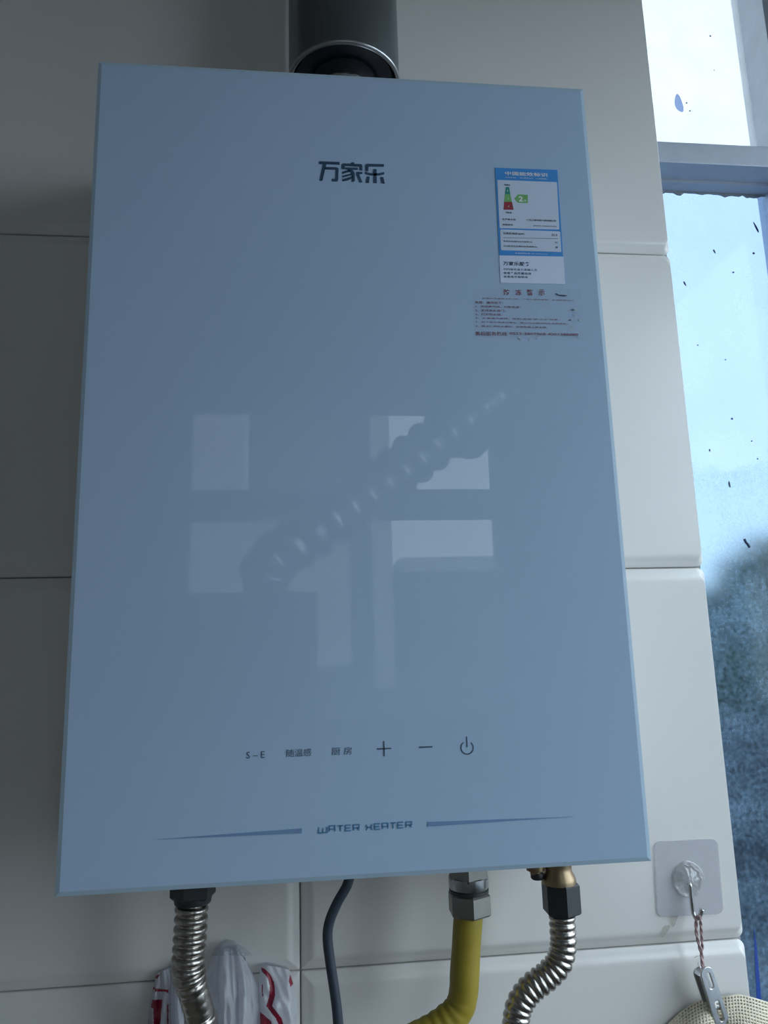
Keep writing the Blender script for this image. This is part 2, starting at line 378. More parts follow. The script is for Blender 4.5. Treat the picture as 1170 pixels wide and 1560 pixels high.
pl = obj('pane', box(0.42, 0.1690, WZ0 + .05, MX + .01, 0.1730, TR0), PANELO, win)
obj('pane', box(MX + .034, 0.150, WZ0 + .05, 0.80, 0.154, TR0), PANELO, win)
obj('pane', box(MX + .034, 0.150, TR1, 0.80, 0.154, WZ1 - .05), PANEUP, win)
mist(PANELO, mx_, mr_, ZO + 0.336 - WZ0)
def ragged(x0, x1, z, h, y, up=True, n=60):
    V, F = [], []
    for i in range(n + 1):
        x = x0 + (x1 - x0) * i / n; hh = h * (0.35 + random.random() ** 2 * 1.2)
        V += [(x, y, z), (x, y, z + (hh if up else -hh)), (x, y + .002, z), (x, y + .002, z + (hh if up else -hh))]
    for i in range(n):
        a = 4 * i; F += [(a, a + 4, a + 5, a + 1), (a + 1, a + 5, a + 7, a + 3)]
    return V, F
obj('sealant', ragged(0.43, MX, TR1 + .027, 0.0035, 0.1665), SEAL, pu)
obj('sealant', ragged(0.43, MX, TR0 - .004, 0.0035, 0.1665, False), SEAL, pl)
def blob(cx, cz, rx, rz, ang, y, n=14, wob=0.12, t=0.0004):
    pts = []
    for k in range(n):
        a = 2 * math.pi * k / n; q = 1 + wob * math.sin(3 * a + cx * 900)
        x, z = rx * q * math.cos(a), rz * q * math.sin(a); c, s = math.cos(ang), math.sin(ang)
        pts.append((cx + x * c - z * s, cz + x * s + z * c))
    return slab(pts, y, t)
def speck(px, py, rx, rz, ang, Y, parent, m=None):
    p = at(px, py, Y); obj('speck', blob(p.x, p.z, rx, rz, ang, Y), m or SPECK, parent)
speck(1034, 158, .0052, .0128, .12, .1685, pu, SPECKB)
for a in [(1082, 55, .0011, .0011, 0), (1046, 157, .001, .001, 0), (1051, 169, .0012, .001, 0), (1088, 107, .0008, .0006, 0)]: speck(*a, .1685, pu)
for a in [(1152, 347, .0012, .0075, .35), (1088, 383, .0010, .0028, .4), (1148, 386, .0014, .0014, 0), (1043, 432, .0010, .0032, .4), (1117, 415, .0014, .001, .2),
          (1115, 638, .0012, .0012, 0), (1081, 686, .0009, .0016, 0), (1111, 738, .0011, .0036, .08), (1154, 699, .0008, .0008, 0), (1145, 672, .0008, .0008, 0), (1105, 548, .0008, .0008, 0), (1063, 526, .0008, .0008, 0)]:
    speck(*a, .1685, pl)
pts = [at(x, y, .1683) for x, y in ((1134, 821), (1136, 826), (1139, 829), (1142, 834))]
obj('speck', tube(pts, .0013, 6), SPECK, pl, True)
# blue protective strip left on the lower pane
pts = [at(x, y, 0.1678) for x, y in ((1149, 1412), (1153.5, 1445), (1158, 1500), (1160.5, 1530), (1164, 1590), (1157, 1590), (1153.5, 1530), (1151, 1470), (1149.5, 1440))]
obj('blue_film_strip', slab([(p.x, p.z) for p in pts], 0.1685, 0.0007), BLUEFILM, pl)
# ---- window in the right wall
def side_bar(y0, z0, y1, z1): return box(XR + .05, y0, z0, XR + .10, y1, z1, .002)
w2 = struct(obj('window_2', join(side_bar(SW_Y0, SW_Z0, SW_Y0 + .05, SW_Z1), side_bar(SW_Y1 - .05, SW_Z0, SW_Y1, SW_Z1),
     side_bar(SW_Y0 + .05, SW_Z0, SW_Y1 - .05, SW_Z0 + .05), side_bar(SW_Y0 + .05, SW_Z1 - .05, SW_Y1 - .05, SW_Z1)), ALU), 'aluminium window frame in the right wall')
ym = (SW_Y0 + SW_Y1) / 2
obj('mullion', side_bar(ym - .025, SW_Z0 + .05, ym + .025, SW_Z1 - .05), ALU, w2)
obj('pane', box(XR + .07, SW_Y0 + .05, SW_Z0 + .05, XR + .074, ym - .025, SW_Z1 - .05), PANE0, w2)
obj('pane', box(XR + .07, ym + .025, SW_Z0 + .05, XR + .074, SW_Y1 - .05, SW_Z1 - .05), PANE0, w2)
# ---- window behind the camera (seen mirrored in the heater glass)
def back_bar(x0, z0, x1, z1): return box(x0, YB - .10, z0, x1, YB - .05, z1, .002)
w3 = struct(obj('window_3', join(back_bar(OW_X0, OW_Z0, OW_X0 + .04, OW_Z1), back_bar(OW_X1 - .04, OW_Z0, OW_X1, OW_Z1),
     back_bar(OW_X0 + .04, OW_Z0, OW_X1 - .04, OW_Z0 + .04), back_bar(OW_X0 + .04, OW_Z1 - .04, OW_X1 - .04, OW_Z1)), ALU), 'aluminium window frame mirrored in the heater glass')
xs = [OW_X0 + .04, 0.27, 0.33, OW_X1 - .04]; tz0, tz1 = ZO + 0.50, ZO + 0.58
obj('transom', back_bar(xs[0], tz0, xs[3], tz1), ALU, w3)
for z0, z1 in ((OW_Z0 + .04, tz0), (tz1, OW_Z1 - .04)):
    obj('mullion', back_bar(xs[1], z0, xs[2], z1), ALU, w3)
    obj('pane', box(xs[0], YB - .08, z0, xs[1], YB - .076, z1), PANEB, w3)
    obj('pane', box(xs[2], YB - .08, z0, xs[3], YB - .076, z1), PANEB, w3)
struct(obj('trim_1', box(OW_X0 - .05, YB, OW_Z0 - .03, OW_X1 + .05, YB + .06, OW_Z0, .003), CARD), 'white window ledge mirrored in the heater glass')

# ================================================================ OUTSIDE
struct(obj('ground', box(-30, -30, -1.0, 30, 40, -0.9), EARTH))
def tree(loc, h, rad, label, mi, n=11000):
    loc = Vector(loc); t = thing('tree', loc, label, 'tree', 'trees outside the window')
    zc = h * 0.62
    obj('trunk', tube([loc, loc + Vector((.05, 0, h * .3)), loc + Vector((-.03, .05, h * .7))], 0.1, 10, rfun=lambda i, s, T: 0.11 - 0.07 * s / T), BARK, t, True)
    V, F, I = [], [], []
    blobs = [(Vector((random.uniform(-.55, .55) * rad, random.uniform(-.5, .5) * rad, random.uniform(-.42, .36) * h)), random.uniform(.35, .6) * rad) for _ in range(9)]
    for k in range(n):
        c, r = random.choice(blobs); d = Vector((random.gauss(0, 1), random.gauss(0, 1), random.gauss(0, 1))).normalized()
        p = loc + Vector((0, 0, zc)) + c + d * r * random.uniform(.6, 1.0)
        a = Vector((random.gauss(0, 1), random.gauss(0, 1), random.gauss(0, .6))).normalized() * random.uniform(.07, .13); b = a.cross(d + Vector((.1, .2, .3))).normalized() * a.length * .45
        i = len(V); V += [p - a, p + b, p + a, p - b]; F.append((i, i + 1, i + 2, i + 3)); I.append(random.randrange(3) if random.random() < .4 else mi)
    f = obj('foliage', (V, F, I), None, t, mats=LEAF); f['kind'] = 'stuff'
tree((3.3, 4.6, -0.9), 3.4, 1.0, 'dark green leafy tree outside, nearest the misted lower pane', 0)
tree((5.7, 8.0, -0.9), 3.9, 1.4, 'taller bushy tree standing farther behind the first outside', 1)
st = obj('garden_wall', box(0.6, 3.0, -0.9, 5.5, 3.2, 1.15, .01), CONC); tag(st, 'low dark concrete garden wall outside below the trees', 'garden wall')

BRICKW = mat('pale_render', (0.52, 0.53, 0.54), 0.9, var=0.2, scale=1.5)
DKGL = mat('dark_window_glass', (0.03, 0.04, 0.05), 0.1, var=0.2)
ab = thing('apartment_building', (-2.6, -6.5, -0.9), 'grey apartment block outside the rear window, mirrored faintly in the heater glass', 'building')
fac = obj('facade', box(-6.5, -8.5, -0.9, 0.85, -5.5, 7.5, .02), BRICKW, ab)
for ix in range(4):
    for iz in range(3):
        x0 = -5.6 + ix * 1.75; z0 = 0.3 + iz * 2.4
        wn = obj('window', box(x0, -5.5, z0, x0 + 1.0, -5.44, z0 + 1.2, .005), ALU, ab)
        obj('pane', box(x0 + .06, -5.438, z0 + .06, x0 + .94, -5.430, z0 + 1.14), DKGL, wn)

sh = thing('garden_shed', (2.4, -6.3, -0.9), 'low flat-roofed shed outside the rear window beside the apartment block', 'shed')
obj('shed_wall', box(0.95, -7.2, -0.9, 4.2, -5.5, 2.15, .01), CONC, sh); obj('shed_roof', box(0.90, -7.3, 2.152, 4.3, -5.4, 2.27, .01), BRICKW, sh)
sd = obj('shed_door', box(1.3, -5.499, -0.9, 2.1, -5.46, 1.1, .005), CABINET, sh); obj('handle', tube([(2.0, -5.45, .1), (2.0, -5.45, .25)], .012, 8), CHROME, sd)

# ================================================================ WATER HEATER
HW, HH = 0.36, 0.5548
H = thing('water_heater', (HW / 2, -0.065, ZO), 'pale blue glass-fronted gas water heater hung on the cream tiled wall', 'water heater')
obj('body', box(0.004, -0.122, ZO + 0.004, HW - 0.004, -0.004, ZO + HH - 0.004, .004), BODY, H, 30)
def frame_geo(x0, z0, x1, z1, wd, y0, y1):
    pts = []
    V = [(x0, y0 + .0007, z0), (x1, y0 + .0007, z0), (x1, y0 + .0007, z1), (x0, y0 + .0007, z1), (x0 + wd, y0, z0 + wd), (x1 - wd, y0, z0 + wd), (x1 - wd, y0, z1 - wd), (x0 + wd, y0, z1 - wd),
         (x0, y1, z0), (x1, y1, z0), (x1, y1, z1), (x0, y1, z1), (x0 + wd, y1, z0 + wd), (x1 - wd, y1, z0 + wd), (x1 - wd, y1, z1 - wd), (x0 + wd, y1, z1 - wd)]
    F = []
    for i in range(4):
        j = (i + 1) % 4; F += [(i, j, 4 + j, 4 + i), (i + 8, j + 8, j, i), (i + 12, j + 12, j + 8, i + 8), (4 + i, 4 + j, 12 + j, 12 + i)]
    return V, F
GY = PY
ed = 0.0026
glass = obj('glass_panel', box(ed, GY, ZO + ed, HW - ed, GY + .006, ZO + HH - ed), GLASSP, H)
obj('glass_edge', frame_geo(0, ZO, HW, ZO + HH, ed, GY, GY + .0075), GEDGE, H)
TY = GY - 0.00005
def c2(x, y): return 440 + x / 5.85, 220 + y / 5.85
LOGO = [
 [[(268, 152), (452, 158), (452, 182), (268, 175)], [(305, 174), (335, 176), (302, 318), (296, 325), (276, 325), (273, 320)],
  [(318, 203), (426, 205), (441, 213), (443, 224), (441, 318), (430, 332), (385, 330), (381, 325), (382, 312), (386, 308), (409, 309), (415, 300), (416, 232), (411, 226), (316, 224)]],
 [[(553, 162), (583, 162), (584, 177), (552, 176)],
  [(470, 185), (474, 175), (484, 170), (638, 177), (650, 180), (655, 190), (655, 232), (628, 230), (628, 202), (622, 199), (506, 193), (500, 196), (500, 222), (470, 220)],
  [(502, 206), (615, 209), (615, 229), (502, 223)], [(475, 246), (535, 226), (548, 232), (545, 246), (476, 264)],
  [(475, 281), (540, 264), (562, 258), (566, 274), (476, 297)], [(475, 313), (545, 292), (572, 280), (574, 298), (525, 322), (476, 331)],
  [(518, 224), (562, 226), (580, 242), (588, 262), (589, 322), (578, 335), (558, 334), (560, 318), (562, 272), (548, 250)],
  [(600, 246), (655, 247), (655, 262), (627, 268), (656, 338), (630, 340), (600, 266)]],
 [[(680, 192), (684, 180), (694, 174), (848, 178), (848, 200), (716, 198), (710, 203), (708, 240), (680, 235)],
  [(680, 244), (720, 256), (765, 261), (810, 257), (850, 247), (850, 267), (810, 277), (765, 281), (720, 276), (680, 263)],
  [(752, 222), (782, 222), (784, 346), (754, 345)], [(694, 288), (722, 290), (714, 345), (684, 343)], [(815, 292), (843, 294), (855, 350), (826, 346)]]]
for ch in LOGO:
    obj('logo_character', join(*[slab(pxpoly([c2(*p) for p in s], GY), GY + .00005, .00035) for s in ch]), P_DARK, glass)
# touch keys
def ribbon(pts, wd, closed=False):
    """flat stroke along (x, z) points"""
    n = len(pts); q = [Vector(p) for p in pts]; L, R = [], []
    for i in range(n):
        a = q[i - 1] if i else q[0] - (q[1] - q[0]); b = q[i + 1] if i < n - 1 else q[-1] + (q[-1] - q[-2])
        d1 = (q[i] - a).normalized(); d2 = (b - q[i]).normalized(); t = (d1 + d2).normalized(); nn = Vector((-t.y, t.x)); k = wd / 2 / max(.5, abs(nn.dot(Vector((-d1.y, d1.x)))))
        L.append(q[i] + nn * k); R.append(q[i] - nn * k)
    V = [(p.x, TY - .0002, p.y) for p in L] + [(p.x, TY - .0002, p.y) for p in R]
    F = [(i, i + n, i + n + 1, i + 1) for i in range(n - 1)]
    return V, F
text('touch_key', 'S – E', (375.4, 1145.3), (403.4, 1154.6), TY - .0002, P_ICON, glass)
text('touch_key', '随温感', (436.2, 1141.6), (474.6, 1151.8), TY - .0002, P_ICON, glass)
text('touch_key', '厨 房', (505.2, 1138.9), (536.4, 1149.4), TY - .0002, P_ICON, glass)
c = at(585, 1140.5, TY); u = 0.0046
obj('touch_key', join(ribbon([(c.x - u, c.z), (c.x + u, c.z)], .0008), ribbon([(c.x, c.z - u), (c.x, c.z + u)], .0008)), P_ICON, glass)
c = at(648.6, 1138, TY); obj('touch_key', ribbon([(c.x - .0043, c.z), (c.x + .0043, c.z)], .0009), P_ICON, glass)
c = at(711.6, 1139, TY); r = .0039
obj('touch_key', join(ribbon([(c.x + r * math.cos(math.radians(a)), c.z + r * math.sin(math.radians(a))) for a in range(122, 419, 9)], .0007), ribbon([(c.x, c.z + .0003), (c.x, c.z + .0067)], .0007)), P_ICON, glass)
# lettering between two swooshes
FT = {'W': [[(0, 1), (0, 0), (1, 0), (1, 1)], [(.5, 0), (.5, .8)]], 'A': [[(0, 0), (0, 1), (1, 1), (1, 0)], [(0, .42), (1, .42)]], 'T': [[(0, 1), (1, 1)], [(.5, 1), (.5, 0)]],
      'E': [[(1, 1), (0, 1), (0, 0), (1, 0)], [(0, .5), (.9, .5)]], 'R': [[(0, 0), (0, 1), (1, 1), (1, .45), (0, .45)], [(.62, .45), (1, 0)]], 'H': [[(0, 1), (.15, .62), (.15, .38), (0, 0)], [(1, 1), (.85, .62), (.85, .38), (1, 0)], [(.15, .5), (.85, .5)]]}
for ch, x0, x1, yt in [('W', 95, 175, 123), ('A', 195, 248, 112), ('T', 272, 328, 111), ('E', 345, 399, 106), ('R', 421, 476, 102), ('H', 540, 597, 100), ('E', 618, 670, 93), ('A', 692, 746, 88), ('T', 766, 819, 84), ('E', 835, 890, 79), ('R', 914, 968, 75)]:
    a = at(470 + x0 / 6.16, 1240 + yt / 6.16, TY); b = at(470 + x1 / 6.16, 1240 + (yt + 50) / 6.16, TY)
    obj('letter', join(*[ribbon([(a.x + (b.x - a.x) * px, b.z + (a.z - b.z) * pz) for px, pz in s], .0008) for s in FT[ch]]), P_BLUE, glass)
obj('swoosh', slab(pxpoly([(238, 1278.6), (460, 1261.6), (460, 1269.4)], GY), GY + .00005, .0003), P_SWOOSH, glass)
obj('swoosh', slab(pxpoly([(651, 1252), (872, 1244), (651, 1259.2)], GY), GY + .00005, .0003), P_SWOOSH, glass)
# energy label
def c3(x, y): return 700 + x / 5.318, 240 + y / 5.318
def c3l(*p): return [c3(*q) for q in p]
E = obj('energy_label', slab(pxpoly(c3l((287, 84), (792, 102), (838, 803), (322, 793)), GY), GY, .0003), L_BLUE, H)
E['label'] = 'blue and white energy rating sticker'
SV = obj('service_sticker', slab(pxpoly(c3l((322, 794), (840, 804), (856, 1028), (332, 1015)), GY), GY, .0003), mat('service_white', (0.62, 0.70, 0.86), 0.4, var=0.03), H)
SV['label'] = 'white service sticker under the energy rating sticker'
obj('white_field', slab(rquad(c3l((305, 184), (788, 202), (808, 586), (325, 574)), GY, .001), GY - .0003, .00012), L_WHITE, E)
obj('white_field', slab(rquad(c3l((328, 584), (814, 601), (824, 768), (336, 753)), GY, .001), GY - .0003, .00012), L_WHITE, E)
q1 = GY - .00042
obj('rating_step', slab(pxpoly(c3l((376, 242), (400, 242), (411, 301), (367, 300)), GY), q1, .0001), L_TEAL, E)
obj('rating_step', slab(pxpoly(c3l((367, 300), (411, 301), (424, 363), (361, 362)), GY), q1, .0001), L_GREEN, E)
obj('rating_step', slab(pxpoly(c3l((361, 362), (424, 363), (437, 426), (355, 425)), GY), q1, .0001), L_RED, E)
obj('rating_arrow', slab(pxpoly(c3l((443, 336), (470, 304), (478, 301), (551, 306), (552, 371), (478, 369), (470, 366)), GY), q1, .0001), L_GREEN, E)
q2 = q1 - .00016
for body, a, b, m, bo in [('中国能效标识', (368, 111), (716, 157), CARD, .02), ('CHINA', (372, 156), (460, 168), CARD, .01), ('ENERGY', (489, 161), (600, 173), CARD, .01), ('LABEL', (626, 166), (714, 178), CARD, .01),
        ('耗能低', (362, 214), (410, 229), L_BLACK, .02), ('耗能高', (374, 438), (424, 453), L_BLACK, .02), ('1', (386, 263), (392, 276), CARD, .01), ('2', (391, 325), (399, 338), CARD, .01), ('3', (395, 388), (403, 402), CARD, .01),
        ('2', (478, 313), (517, 357), CARD, .03), ('级', (523, 339), (543, 358), CARD, .01),
        ('生产者名称:', (345, 491), (460, 511), L_BLACK, .01), ('广东万家乐燃气具有限公司', (543, 497), (783, 521), L_BLACK, .015), ('规格型号:', (348, 535), (436, 553), L_BLACK, .01), ('JSQ25-13S8.PRO(F)', (597, 547), (788, 566), L_BLACK, .01),
        ('额定热负荷(kW)', (352, 604), (527, 630), L_BLACK, .02), ('25.0', (744, 618), (793, 637), L_BLACK, .015), ('额定热负荷热水热效率(%)', (356, 670), (590, 693), L_BLACK, .01), ('91', (775, 682), (796, 697), L_BLACK, .01),
        ('50%额定热负荷热水热效率(%)', (357, 708), (632, 734), L_BLACK, .01), ('88', (778, 719), (798, 735), L_BLACK, .01), ('依据国家标准: GB 20665-2015', (450, 769), (712, 787), CARD, .005)]:
    text('label_text', body, c3(*a), c3(*b), q2, m, E, bo)
obj('label_rule', slab(pxpoly(c3l((352, 652), (797, 659), (797, 661), (352, 654)), GY), q1, .0001), L_BLACK, E)
for body, a, b, bo in [('万家乐服务', (352, 840), (572, 880), .02), ('·扫码联系官方客服人员', (350, 895), (630, 921), 0), ('·查看产品质量追溯', (350, 925), (580, 951), .005), ('·查看电子说明书', (350, 955), (553, 979), .005)]:
    text('label_text', body, c3(*a), c3(*b), GY - .00045, P_DARK, SV, bo)
# frost warning film
FI = obj('warning_film', slab(rquad([(720, 439), (884, 441), (890, 519), (722, 514)], GY, .001), GY, .00025), FILM, H)
FI['label'] = 'clear film sticker with red Chinese frost warning text'
def c4(x, y): return 715 + x / 6.5, 435 + y / 6.5
q3 = GY - .0004
for body, a, b, bo in [('防', (341, 36), (402, 96), .02), ('冻', (455, 38), (519, 97), .02), ('警', (570, 38), (634, 98), .02), ('示', (685, 40), (749, 99), .02),
        ('在室外气温低于0℃时，每次使用完毕后，必须实施以下', (125, 119), (1038, 154), .01), ('处理：操作如下：', (55, 153), (335, 184), .01), ('1、关闭燃气阀，切断电源；', (58, 195), (510, 227), .01),
        ('2、关闭进水阀门；', (58, 232), (360, 264), .01), ('3、打开热水阀；', (60, 272), (325, 303), .01), ('4、水温调节旋钮，转到“高温”或“大水”位置；', (60, 313), (895, 347), .01),
        ('5、卸下排水阀进行排水，确认热水器内的水全部排空；', (62, 352), (975, 387), .01), ('6、再次使用热水器时，必须先装上排水阀。', (65, 391), (775, 424), .01), ('售后服务热线', (58, 453), (375, 500), .01), ('0552-2807068 4001288888', (398, 461), (1080, 499), .012)]:
    text('warning_text', body, c4(*a), c4(*b), q3, RED_PRINT, FI, bo)
p = [c4(848, 84), c4(862, 80), c4(880, 94), c4(930, 96), c4(970, 103), c4(935, 110), c4(885, 100)]
obj('torn_flap', slab(pxpoly(p, GY), GY - .0003, .0003), SPECK, FI)
FB = mat('film_wrinkle', (0.50, 0.60, 0.70), 0.2, var=0.2)
for k in range(26):
    if k < 18: a = c4(random.uniform(960, 1120), random.uniform(190, 520))
    else: a = c4(random.uniform(360, 700), random.choice([520, 535, 335, 400]))
    p0 = at(*a, GY); obj('wrinkle', blob(p0.x, p0.z, random.uniform(.0004, .0017), random.uniform(.0003, .0009), random.uniform(-1, 1), GY - .00026, 9, .3, .00004), FB, FI)
# flue outlet collar of the heater
FC = (0.1805, -0.065)
obj('flue_collar', lathe((FC[0], FC[1], ZO + HH - .006), [(.034, 0), (.034, .004), (.0285, .006), (.0275, .02), (.0275, .050)], 40), FOIL, H, 40)

# ================================================================ FLUE PIPE
zr = ZO + 0.600
fl = thing('flue_pipe', (FC[0], FC[1], zr), 'wide stainless steel flue pipe rising above the water heater', 'flue pipe')
R = 0.0462
obj('sleeve', lathe((FC[0], FC[1], zr), [(R - .0012, .004), (R - .0002, .003), (R, .006), (R, ZC - zr), (R - .0012, ZC - zr), (R - .0012, .05)], 64, close=True), BRUSHED, fl, 40)
obj('rim', lathe((FC[0], FC[1], zr), [(R - .0020 + .0019 * math.cos(a) + .0012, .002 + .0019 * math.sin(a)) for a in [2 * math.pi * k / 10 for k in range(10)]], 64, close=True), STEEL, fl, True)
obj('seal_ring', lathe((FC[0], FC[1], zr), [(R - .0012, .012), (R - .006, .006), (.0285, .006), (.0280, .004), (.0280, .018), (R - .0012, .018)], 64, close=True), DARKIN, fl, 40)
obj('inner_pipe', lathe((FC[0], FC[1], zr - .012), [(.0279, 0), (.0283, .0015), (.0278, .003), (.0278, .10), (.0270, .10), (.0270, .0)], 48, close=True), FOIL, fl, 40)

# ================================================================ HOSES, CABLE
def corr(P, r, amp, pitch, mod=None, seg=24):
    q, stp = resample(catmull(P, 24), pitch / 8)
    def rf(i, s, T):
        a = amp * (mod(s / T) if mod else 1)
        return r + a * (2 * abs(math.sin(math.pi * s / pitch)) ** 0.6 - 1)
    return tube(q, r, seg, True, rf)
FY = -0.065
# left hose
h1 = thing('water_hose', at(293, 1345, FY), 'corrugated steel water hose with black nut in front of the plastic bag', 'hose', 'corrugated water hoses under the heater')
c = at(294, 1358, FY)
obj('nut', hexnut((c.x, FY, ZO), .0150, -.0235, .003, .0018, .26), BLACK, h1)
obj('collar', lathe((c.x, FY, ZO), [(.0118, -.0265), (.0125, -.0235), (.0125, -.020)], 32), BLACK, h1, 40)
P = [at(x, y, Y) for x, y, Y in ((293, 1362, FY), (291, 1400, FY), (288, 1450, FY), (287, 1480, FY + .001), (296, 1515, FY + .004), (304, 1545, FY + .008), (309, 1580, FY + .01), (312, 1660, FY + .01))]
obj('corrugated_tube', corr(P, .0096, .0015, .0060, lambda t: 1.0 if t < .40 else (max(.12, 1 - (t - .40) * 9) if t < .55 else (.12 if t < .62 else .75))), HOSE, h1, True)
# gas hose
g1 = thing('gas_hose', at(714, 1345, FY), 'yellow covered gas hose with steel union nut under the heater', 'hose')
c = at(714.5, 1360, FY)
obj('union_nut', hexnut((c.x, FY, ZO), .0150, -.0215, .001, .0012, .35), DULL, g1)
obj('union_body', lathe((c.x, FY, ZO), [(.0128, -.0285), (.0138, -.027), (.0138, -.0205), (.0132, -.020)], 40), STEEL, g1, 40)
obj('seal_ring', lathe((c.x, FY, ZO), [(.0120, -.0315), (.0136, -.0305), (.0136, -.0285), (.0120, -.0275)], 40), BLACK, g1, 40)
obj('hose_nut', hexnut((c.x, FY, ZO), .0153, -.0450, -.0305, .0014, .50), DULL, g1)
pp = at(714, 1344, FY - .0145); obj('rivet', blob(pp.x + .0005, pp.z, .0014, .0022, .2, FY - .0131), BLACK, g1)
P = [at(x, y, Y) for x, y, Y in ((714, 1388, FY), (711, 1430, FY), (708, 1480, FY), (706, 1512, FY), (699, 1537, FY), (681, 1555, FY), (655, 1572, FY), (620, 1590, FY))]
q, stp = resample(catmull(P, 20), .0015)
obj('hose_cover', tube(q, .0099, 24, True, lambda i, s, T: .0099 + (.00035 * math.sin(s * 900) * math.exp(-((s - .075) / .018) ** 2)) + .00012 * math.sin(s * 210)), YELLOW, g1, True)
# cold water inlet with brass valve
h2 = thing('water_hose', at(853, 1345, FY), 'corrugated steel water hose on a brass inlet valve with drain plug', 'hose', 'corrugated water hoses under the heater')
c = at(855, 1368, FY); cx = c.x
obj('valve_body', lathe((cx - .001, FY, ZO), [(.0125, .004), (.0125, -.0105), (.0115, -.0120), (.0098, -.0140), (.0094, -.0200), (.0116, -.0245), (.0120, -.0265), (.0120, -.0285)], 40), BRASS, h2, 40)
obj('valve_arm', tube([(cx - .024, FY, ZO - .0085), (cx, FY, ZO - .0085)], .0055, 20), BRASS, h2, 40)
dp = obj('drain_plug', lathe((cx - .0175, FY - .001, ZO), [(.0066, -.006), (.0070, -.0145), (.0064, -.0190), (.0040, -.0200), (.0040, -.0215)], 12), BRASS, h2, 40)
obj('drain_cap', lathe((cx - .0165, FY - .001, ZO), [(.0042, -.0205), (.0046, -.0212), (.0046, -.0240), (.0038, -.0250)], 20), BLACK, dp, 40)
obj('nut', hexnut((cx, FY, ZO), .0134, -.0480, -.0280, .0012, .50), BLACK, h2)
obj('collar', lathe((cx, FY, ZO), [(.0086, -.0500), (.0092, -.049), (.0092, -.046)], 32), BLACK, h2, 40)
P = [at(x, y, Y) for x, y, Y in ((856, 1392, FY), (857, 1415, FY), (858, 1440, FY), (851, 1467, FY), (832, 1488, FY), (808, 1507, FY), (792, 1530, FY), (786, 1556, FY), (784, 1600, FY))]
obj('corrugated_tube', corr(P, .0084, .00085, .0047), HOSE, h2, True)
# power cable
P = [at(x, y, Y) for x, y, Y in ((535, 1325, FY), (529, 1348, FY), (513, 1377, FY), (502, 1404, FY), (499, 1428, FY), (503, 1465, FY), (509, 1505, FY), (514, 1545, FY), (518, 1600, FY))]
cb = obj('power_cable', tube(catmull(P, 12), .0034, 16, True), CABLE, None, True)
tag(cb, 'dark slate power cable hanging from under the water heater', 'cable')

# ================================================================ PLASTIC BAG
bag_p = at(345, 1445, -0.004)
bag = thing('plastic_bag', (bag_p.x, -0.02, bag_p.z - .15), 'white plastic bag with red print hanging on the wall behind a hose', 'plastic bag')
def inpoly(x, y, P):
    r = False; n = len(P)
    for i in range(n):
        (x1, y1), (x2, y2) = P[i], P[(i + 1) % n]
        if (y1 > y) != (y2 > y) and x < (x2 - x1) * (y - y1) / (y2 - y1) + x1: r = not r
    return r
def sheet(outl, outr, ytop, ybot, Y, thick, pleats, red=(), nx=90, ny=110, seed=0, topfun=None):
    """crumpled hanging film: pixel outlines give its silhouette, pleats its relief"""
    rnd = random.Random(seed); ph = [rnd.uniform(0, 6.28) for _ in range(8)]
    V, F, I = [], [], []
    def lerp(L, t):
        for (t0, a), (t1, b) in zip(L, L[1:]):
            if t <= t1: return a + (b - a) * (t - t0) / (t1 - t0)
        return L[-1][1]
    pix = []
    for j in range(ny + 1):
        t = j / ny
        for i in range(nx + 1):
            s = i / nx
            yt = ytop + (topfun(s) if topfun else 0)
            y = yt + (ybot - yt) * t; x = lerp(outl, t) + (lerp(outr, t) - lerp(outl, t)) * s
            bul = math.sqrt(max(0, 1 - (2 * s - 1) ** 2)) * min(1, .25 + 2.2 * t)
            rel = 0
            for k, (fq, am) in enumerate(pleats): rel += am * math.sin(fq * s * 6.283 + ph[k] + 1.1 * math.sin(2.2 * t * (k + 1) + ph[k + 3]))
            rel += .0009 * math.sin(17 * t + 9 * s + ph[6]) + .0006 * math.sin(31 * t - 23 * s + ph[7])
            rel *= math.sqrt(max(0, 1 - (2 * s - 1) ** 4)) * min(1, .35 + 2 * t)
            yy = Y - thick * bul - rel
            yy = min(yy, -0.0008)
            V.append(at(x, y, yy)); pix.append((x, y))
    for j in range(ny):
        for i in range(nx):
            a = j * (nx + 1) + i; F.append((a, a + nx + 1, a + nx + 2, a + 1))
            px = sum(pix[k][0] for k in F[-1]) / 4; py = sum(pix[k][1] for k in F[-1]) / 4
            I.append(1 if any(inpoly(px, py, r) for r in red) else 0)
    n = len(V)   # back film
    for j in range(ny + 1):
        for i in range(nx + 1):
            p = V[j * (nx + 1) + i]; V.append(Vector((p.x, -0.0006, p.z)))
    for i in range(nx): F.append((n + i, n + i + 1, i + 1, i)); I.append(0)
    for j in range(ny):
        a = j * (nx + 1); F.append((a, n + a, n + a + nx + 1, a + nx + 1)); I.append(0)
        b = a + nx; F.append((b, b + nx + 1, n + b + nx + 1, n + b)); I.append(0)
    return V, F, I
def c6(*P): return [(210 + x / 4.5, 1420 + y / 4.5) for x, y in P]
redL = [c6((112, 318), (128, 296), (150, 290), (136, 318)), c6((78, 392), (118, 374), (118, 390), (80, 406)), c6((116, 386), (210, 396), (210, 422), (190, 408), (116, 408)),
        c6((98, 465), (168, 462), (152, 640), (156, 1000), (112, 1000), (106, 520), (88, 520)), c6((58, 512), (70, 520), (76, 640), (80, 1000), (66, 1000)), c6((200, 500), (210, 490), (210, 1000), (200, 1000))]
